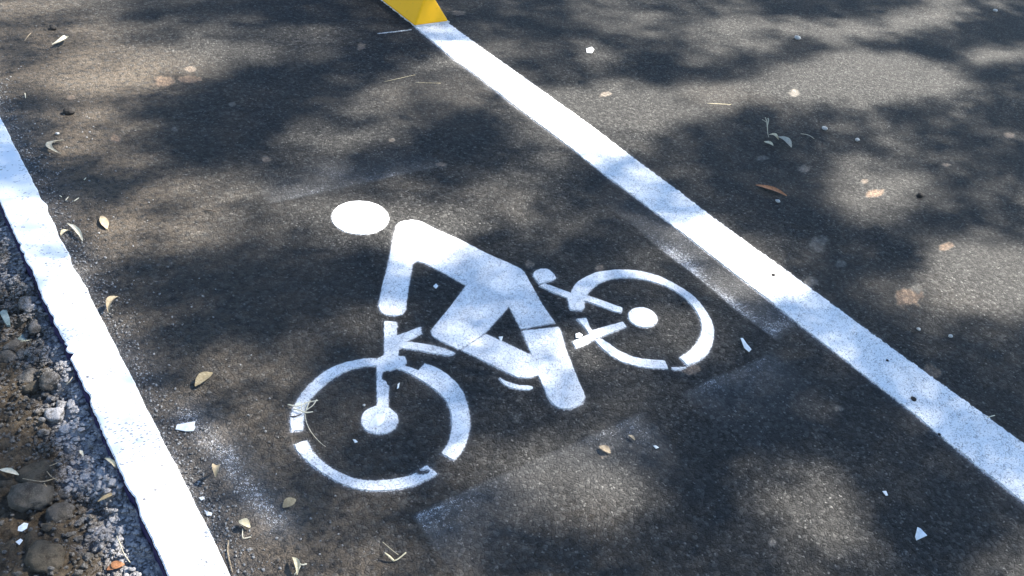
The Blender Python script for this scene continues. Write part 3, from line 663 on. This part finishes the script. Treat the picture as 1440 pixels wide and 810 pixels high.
tube([[(1081, 193, .004, 1.4), (1079.5, 186, .018, 1.6), (1079, 177, .04, 2.6), (1078, 170, .056, 2.4), (1076, 165, .07, 1.6)], [(1079, 177, .04, 2.2), (1080.5, 170, .056, 2.6), (1080, 166, .066, 2.2)], [(1078, 172, .052, 1.6), (1072, 168, .06, 1.4)]], 'dry_sprig', M_LEAF['grey'], 'withered sprig standing upright on the asphalt beyond the white line', 'sprig')
tube([[(540, 115, .002, .45), (584, 105, .002, .45)], [(584, 116, .002, .45), (620, 117, .002, .5)]], 'dry_stalk', M_LEAF['straw'], 'hair thin stalk on asphalt below the yellow wheel stop', 'stalk')
tube([[(405, 569, .006, 1.6), (418, 571, .012, 1.8), (432, 566, .014, 1.5), (447, 563, .012, 1.2)], [(430, 578, .008, 1.5), (433, 570, .014, 1.4), (436, 563, .012, 1)], [(430, 577, .01, 1.4), (440, 570, .014, 1.2), (445, 562, .012, 1)], [(424, 576, .01, 1), (424, 565, .012, .9)], [(427, 575, .009, 1), (430, 565, .013, 1)], [(413, 575, .008, 1.8), (422, 577, .01, 2.2), (430, 580, .008, 1.8), (440, 579, .006, 1.2)], [(429, 582, .005, .9), (431, 594, .004, .8), (438, 608, .004, .7), (450, 622, .004, .5), (458, 628, .004, .4)]], 'dry_root', M_LEAF['pale'], 'tangle of pale dry rootlets across the rim of the front wheel', 'root')
tube([[(408, 585, .004, 1.3), (414, 586, .005, 1.6), (424, 582, .005, 1.2)]], 'twig', M_LEAF['dark'], 'tiny dark twig on the front wheel rim under the dry rootlets', 'twig')
tube([[(32, 673, SZ + .035, 1), (48, 676, SZ + .04, 1.2), (62, 677, SZ + .04, 1.1), (76, 673, SZ + .035, .9)], [(66, 663, SZ + .04, .9), (72, 670, SZ + .04, 1), (82, 676, SZ + .03, .8)], [(70, 655, SZ + .04, .8), (78, 652, SZ + .035, .8), (87, 647, SZ + .03, .7)], [(62, 680, SZ + .03, 1.4), (66, 686, SZ + .028, 1.4)]], 'dry_root', M_LEAF['wood'], 'dry rootlets hanging from the flat brown clod on the soil', 'root')
tube([[(164, 754, SZ + .03, 1.2), (170, 768, SZ + .032, 1.3), (175, 780, SZ + .03, 1.1), (183, 791, SZ + .03, .9)]], 'dry_root', M_LEAF['grey'], 'pale curved rootlet on the white dusted soil near the bottom', 'root')
tube([[(93, 541, SZ + .035, 1), (98, 536, SZ + .04, 1.1), (102, 530, SZ + .04, .9)]], 'dry_stalk', M_LEAF['grey'], 'short pale stalk on the gravel against the kerb below its chip', 'stalk')
tube([[(29, 480, SZ + .03, 1), (36, 479, SZ + .032, 1.2), (43, 478, SZ + .03, .9)]], 'dry_stalk', M_LEAF['straw'], 'short straw stalk on the gravel below the greenish stone', 'stalk')
for i, (u0, v0, u1, v1, lab) in enumerate([(92, 282, 96, 277, 'upper of the short pale splinters in shade near the kerb'), (104, 283, 111, 278, 'right one of the short pale splinters in shade near the kerb'), (84, 275, 87, 277, 'left one of the short pale splinters in shade near the kerb'), (118, 253, 121, 250, 'short pale splinter on the asphalt below the crescent leaf'), (36, 138, 35, 131, 'small pale splinter on the dusty asphalt near the left edge'), (1388, 587, 1399, 584, 'pale splinter at the far edge of the white line near its close end')]):
    tube([[(u0, v0, .004, 1.3), ((u0 + u1) / 2, (v0 + v1) / 2, .006, 1.6), (u1, v1, .004, 1)]], 'splinter', M_LEAF['pale'], lab, 'splinter')

# ------------------------------------------------------------------ yellow wheel stop
ws = empty('wheel_stop', (2.193, 4.2, 0)); tag(ws, 'yellow wheel stop with sloping faces on the end of the white line', 'wheel stop')
def frustum(x0, x1, y0, y1, z0, tx0, tx1, ty0, ty1, z1, bev, name, mat):
    bm = bmesh.new()
    b = [bm.verts.new(q) for q in ((x0, y0, z0), (x1, y0 + .005, z0), (x1, y1, z0), (x0, y1, z0))]
    t = [bm.verts.new(q) for q in ((tx0, ty0, z1), (tx1, ty0, z1), (tx1, ty1, z1), (tx0, ty1, z1))]
    bm.faces.new(b[::-1]); bm.faces.new(t)
    for i in range(4): bm.faces.new((b[i], b[(i + 1) % 4], t[(i + 1) % 4], t[i]))
    bmesh.ops.bevel(bm, geom=bm.edges[:], offset=bev, segments=3, affect='EDGES', profile=.6)
    me = bpy.data.meshes.new(name); bm.to_mesh(me); bm.free(); me.shade_smooth(); me.materials.append(mat)
    o = bpy.data.objects.new(name, me); COL.objects.link(o); child_at(o, ws); return o
frustum(2.098, 2.288, 3.352, 5.1, .006, 2.179, 2.210, 3.401, 5.06, .128, .010, 'stop_body', M_YEL)
frustum(2.106, 2.288, 3.346, 5.0, .0032, 2.106, 2.288, 3.348, 5.0, .008, .0012, 'base_pad', M_RIM)

# ------------------------------------------------------------------ the gum tree that shades the place
SUN_EL = math.radians(47); SUN_AZ = math.radians(-6)      # azimuth from +X
SD = np.array([math.cos(SUN_EL) * math.cos(SUN_AZ), math.cos(SUN_EL) * math.sin(SUN_AZ), math.sin(SUN_EL)])
GRID = """563111 122154 321272
554642 212143 645630
377764 138351 474206
578631 477321 068971
376312 556685 674651
242014 541988 442204
153116 422486 121533
153133 232321 102432
213552 124431 113832
425555 846631 213833
444555 876632 801223
333322 373323 680045
221100 021124 581157
231100 021124 442269
343102 222214 411355
343123 433424 411121
332233 323434 322111
343343 111323 211111
343222 111321 211111
322322 100232 221111
212332 102431 121111
213343 212563 122111
213331 223673 125111
213322 312674 137312
223443 431363 147313
223444 531236 136215
224444 532222 123115"""
G = np.array([[int(c_) for c_ in r.replace(' ', '')] for r in GRID.split('\n')])
LUT = np.array([.0015, .007, .03, .085, .18, .32, .53, .80, 1.0, 1.0])
# the canopy's openness, judged from image brightness, first coarse, then light and dark patches outlined in pixels: (outline, openness, softness)
RU, RV = np.meshgrid(np.arange(0, 1441, 6.0), np.arange(0, 811, 6.0), indexing='ij')
gu = np.clip((RU - 40) / 80, 0, 16.999); gv = np.clip((RV - 15) / 30, 0, 25.999)
gi, gj = gu.astype(int), gv.astype(int); fu, fv = gu - gi, gv - gj
fu = fu * fu * (3 - 2 * fu); fv = fv * fv * (3 - 2 * fv); G = G.T.astype(float)
OP = (G[gi, gj] * (1 - fu) + G[gi + 1, gj] * fu) * (1 - fv) + (G[gi, gj + 1] * (1 - fu) + G[gi + 1, gj + 1] * fu) * fv
IMAGE_PATCHES = [
 ([(430, 165), (520, 130), (620, 100), (660, 120), (650, 150), (560, 180), (470, 210), (420, 205)], 5.5, 14),
 ([(190, 150), (280, 120), (400, 92), (500, 72), (600, 50), (615, 68), (560, 90), (500, 122), (440, 150), (412, 170), (400, 205), (370, 222), (300, 232), (225, 245), (150, 275), (95, 285), (70, 275), (100, 262), (200, 240), (235, 215), (225, 185)], .4, 14),
 ([(130, 28), (200, 18), (280, 6), (330, 0), (620, 0), (640, 12), (560, 8), (520, 30), (440, 30), (400, 46), (345, 46), (310, 22), (250, 25), (190, 33)], 1, 9),
 ([(420, 245), (560, 212), (620, 180), (690, 160), (720, 185), (690, 215), (625, 245), (500, 265), (430, 262)], .7, 12),
 ([(230, 400), (330, 385), (440, 350), (530, 340), (540, 400), (510, 440), (430, 450), (380, 480), (320, 500), (260, 510), (240, 480), (300, 440)], 0, 22),
 ([(110, 330), (150, 290), (250, 275), (380, 290), (450, 320), (350, 345), (220, 345), (150, 350)], 5.6, 14),
 (ell(890, 27, 60, 22), 5.5, 12), (ell(1050, 55, 75, 30), 6.5, 12), (ell(1175, 42, 60, 13, 8), 8, 8), (ell(1300, 22, 55, 17, -12), 8, 9),
 ([(800, 130), (850, 115), (900, 118), (960, 120), (1020, 130), (1060, 140), (1000, 165), (900, 180), (880, 215), (850, 180)], 8, 12),
 ([(1080, 115), (1110, 98), (1180, 70), (1245, 70), (1310, 85), (1360, 115), (1335, 137), (1280, 130), (1250, 145), (1180, 140), (1100, 130), (1000, 140), (930, 150), (900, 140), (960, 110)], 9, 10),
 (ell(1397, 75, 26, 15), 7, 9), (ell(1230, 270, 78, 36), 8.4, 20),
 ([(880, 105), (950, 88), (1030, 85), (1120, 70), (1200, 62), (1280, 50), (1440, 40), (1440, 60), (1370, 62), (1330, 80), (1250, 68), (1180, 66), (1090, 85), (1020, 105), (960, 112), (890, 115)], .4, 8),
 ([(980, 190), (1030, 165), (1090, 150), (1130, 160), (1110, 200), (1170, 240), (1140, 300), (1100, 310), (1160, 330), (1290, 330), (1300, 360), (1260, 390), (1150, 380), (1080, 330), (1000, 280), (980, 240)], .3, 18),
 ([(1310, 345), (1370, 330), (1440, 360), (1440, 450), (1380, 440), (1320, 400)], 9, 18),
 ([(450, 270), (600, 285), (660, 330), (620, 345), (540, 345), (460, 335)], 7, 14),
 ([(560, 375), (700, 370), (790, 430), (800, 470), (640, 480), (560, 440)], .5, 14),
 ([(940, 560), (1050, 500), (1150, 530), (1300, 640), (1400, 700), (1300, 720), (1200, 650), (1120, 640), (1050, 690), (1040, 770), (960, 790), (900, 740), (940, 660), (930, 600)], .3, 20),
 (ell(1135, 712, 72, 58), 6.1, 30), (ell(815, 690, 105, 62), 5.3, 34),
 ([(1190, 660), (1290, 700), (1390, 720), (1380, 790), (1250, 800), (1220, 740)], .4, 20),
 ([(660, 740), (760, 735), (800, 770), (900, 760), (960, 800), (960, 840), (640, 840)], 1.4, 20),
 ([(1090, 395), (1200, 465), (1440, 610), (1440, 715), (1300, 605), (1090, 435)], .1, 12),
 ([(1340, 140), (1440, 100), (1440, 330), (1350, 330), (1290, 200)], 1.8, 16), ([(1060, 330), (1180, 400), (1300, 470), (1440, 485), (1440, 600), (1280, 520), (1100, 380)], .6, 14),
 ([(640, 480), (740, 460), (820, 570), (760, 585), (650, 500)], 1.5, 12), ([(850, 210), (960, 265), (1000, 315), (940, 310), (860, 245)], .4, 10)]
KERB_PATCHES = [([(-10, 275), (20, 262), (75, 310), (200, 540), (335, 820), (235, 820), (110, 560), (0, 330)], 3.1, 12), ([(40, 335), (92, 350), (105, 395), (88, 410), (55, 375)], 1.8, 12),  # kerb and its shaded patches in image pixels, set over the leaf openness
 ([(145, 585), (190, 575), (225, 630), (185, 640)], 2.0, 14), ([(-10, 170), (10, 170), (45, 245), (20, 262), (-10, 270)], .7, 10)]
RP = np.stack([RU.ravel(), RV.ravel()], 1)
def overlay(OP, shapes):
    for pl, val, soft in shapes:
        d, ins = poly_dist(RP, pl); k_ = sstep(-soft, soft, np.where(ins, d, -d)).reshape(RU.shape)
        OP = OP * (1 - k_) + val * k_
    return OP
OP = overlay(OP, IMAGE_PATCHES)
flick = fbm(RU, RV * 1.8, .021, 4, 140)
OP = OP + (2.2 + 3.4 * sstep(760, 900, RU) * (1 - sstep(420, 520, RV))) * (flick - .53) * sstep(1.0, 4.0, OP) + (.8 + .9 * sstep(760, 900, RU)) * (sstep(.54, .74, flick) + .6 * sstep(.55, .8, fbm(RU, RV * 1.8, .05, 2, 150))) * (1 - sstep(1, 3.5, OP))
OP = np.clip(OP, 0, 9)
OP = overlay(OP, KERB_PATCHES)
GT = -np.interp(OP, np.arange(10), np.log(LUT))          # leaf depth between each patch of ground and the sun
def depth_at(x, y):
    d = (np.stack([x, y, np.full_like(x, -H)], 1)) @ R
    ok = d[:, 2] > .3; w = np.where(ok, d[:, 2], 1)
    u = 720 + FPX * d[:, 0] / w; v_ = 405 + FPX * d[:, 1] / w
    gu = np.clip(u / 6, 0, 239.999); gv = np.clip(v_ / 6, 0, 134.999)
    i, j = gu.astype(int), gv.astype(int); fu, fv = gu - i, gv - j
    t = (GT[i, j] * (1 - fu) + GT[i + 1, j] * fu) * (1 - fv) + (GT[i, j + 1] * (1 - fu) + GT[i + 1, j + 1] * fu) * fv
    out = np.maximum(np.maximum(-u, u - 1440) / 1440, np.maximum(-v_, v_ - 810) / 810)
    k_ = np.where(ok, sstep(.02, .12, out), 1)
    wild = 3.4 * sstep(.35, .65, fbm(x, y, 2.2, 3, 120))
    return t * (1 - k_) + wild * k_
XA, XB, YA, YB = -1.0, 7.6, -.6, 5.2
LA, LB = .10, .020
leaf_area = LA * LB * .62 * .5 * 1.05
TMAX = 6.5
n_c = int((XB - XA) * (YB - YA) * math.sin(SUN_EL) * TMAX / leaf_area)
n_k = n_c // 5          # leaves hang in tufts of five
lx = XA + (XB - XA) * rng.random(n_k); ly = YA + (YB - YA) * rng.random(n_k)
kp = rng.random(n_k) * TMAX < depth_at(lx, ly); lx, ly = lx[kp], ly[kp]
sdist = np.where(rng.random(len(lx)) < .86, 8.8 + 3.6 * rng.random(len(lx)), 4.6 + 3.6 * rng.random(len(lx)))
lx = np.repeat(lx, 5); ly = np.repeat(ly, 5); sdist = np.repeat(sdist, 5); N = len(lx)
lx = lx + rng.normal(0, .040, N); ly = ly + rng.normal(0, .032, N); sdist = sdist + rng.normal(0, .06, N)
base = np.stack([lx, ly, np.zeros(N)], 1) + sdist[:, None] * SD
ax = rng.normal(size=(N, 3)); ax[:, 2] -= .5; ax /= np.linalg.norm(ax, axis=1)[:, None]
sd_ = np.cross(ax, rng.normal(size=(N, 3))); sd_ /= np.linalg.norm(sd_, axis=1)[:, None]
ll = LA * (.7 + .6 * rng.random(N))[:, None]; lw = LB * (.7 + .6 * rng.random(N))[:, None]
pts = np.stack([base - ax * ll * .5, base - ax * ll * .12 + sd_ * lw * .5, base + ax * ll * .5, base - ax * ll * .12 - sd_ * lw * .5], 1).reshape(-1, 3)
me = bpy.data.meshes.new('crown'); fill_grid(me, pts, np.arange(4 * N, dtype=np.int32).reshape(-1, 4)); me.materials.append(M_GUM)
print('leaves', N)
tree = empty('gum_tree', (9.6, 7.4, 0)); tag(tree, 'tall gum tree beyond the right side, whose leaves throw the dappled shade on the asphalt', 'tree')
o = bpy.data.objects.new('crown', me); COL.objects.link(o); child_at(o, tree)
V, F = [], []
def limb(path, K=10):
    S = spline([np.array(q[:3], float) for q in path], 6); Rr = np.interp(np.linspace(0, len(path) - 1, len(S)), range(len(path)), [q[3] for q in path]); b = len(V)
    for i, (c_, r) in enumerate(zip(S, Rr)):
        d_ = S[min(i + 1, len(S) - 1)] - S[max(i - 1, 0)]; d_ = d_ / np.linalg.norm(d_); e1 = np.cross(d_, (0.3, 1, .1)); e1 /= np.linalg.norm(e1); e2 = np.cross(d_, e1)
        for k_ in range(K): V.append(c_ + r * (1 + .06 * math.sin(3 * k_ + i)) * (math.cos(k_ * 2 * math.pi / K) * e1 + math.sin(k_ * 2 * math.pi / K) * e2))
    for i in range(len(S) - 1):
        for k_ in range(K): F.append((b + i * K + k_, b + i * K + (k_ + 1) % K, b + (i + 1) * K + (k_ + 1) % K, b + (i + 1) * K + k_))
limb([(9.6, 7.4, -.2, .34), (9.5, 7.3, 1.2, .27), (9.3, 7.0, 3.2, .23), (9.2, 6.6, 5.0, .19), (9.3, 6.2, 6.6, .14), (9.6, 5.8, 8.6, .08)])
for k_, (ex, ey, ez) in enumerate([(8.2, 4.6, 7.2), (10.5, 4.4, 8.4), (12.2, 4.6, 8.3), (8.6, 3.4, 7.0), (13.2, 5.0, 8.6), (7.0, 5.0, 7.0), (10.4, 3.2, 8.0), (11.8, 2.4, 8.4)]):
    limb([(9.25, 6.5, 5.2 + .15 * k_, .09), ((9.25 + ex) / 2, (6.5 + ey) / 2 + .2, (5.2 + ez) / 2 + .3, .05), (ex, ey, ez, .012)], 7)
o = mesh_obj('trunk', V, F, M_BARK, smooth=True); child_at(o, tree)

# ------------------------------------------------------------------ light
w = bpy.data.worlds.new('World'); SC.world = w; w.use_nodes = True
nt = w.node_tree; bg = nt.nodes['Background']; sky = nt.nodes.new('ShaderNodeTexSky'); sky.sky_type = 'NISHITA'; sky.sun_disc = False
sky.sun_elevation = SUN_EL; sky.sun_rotation = math.radians(90) - SUN_AZ; sky.altitude = 0; sky.air_density = 1.0; sky.dust_density = 0; sky.ozone_density = 1.0
nt.links.new(sky.outputs[0], bg.inputs[0]); bg.inputs[1].default_value = .05
sl = bpy.data.lights.new('sun', 'SUN'); sl.energy = 5.0; sl.angle = math.radians(.55); sl.color = (1, .94, .84)
so = bpy.data.objects.new('sun', sl); COL.objects.link(so)
so.rotation_euler = Vector((-SD[0], -SD[1], -SD[2])).to_track_quat('-Z', 'Y').to_euler(); so.location = (12, 0, 14)
SC.view_settings.view_transform = 'Standard'; SC.view_settings.look = 'None'; SC.view_settings.exposure = 2.75; SC.view_settings.gamma = 1
SC.view_settings.use_curve_mapping = False
SC.cycles.max_bounces = 5
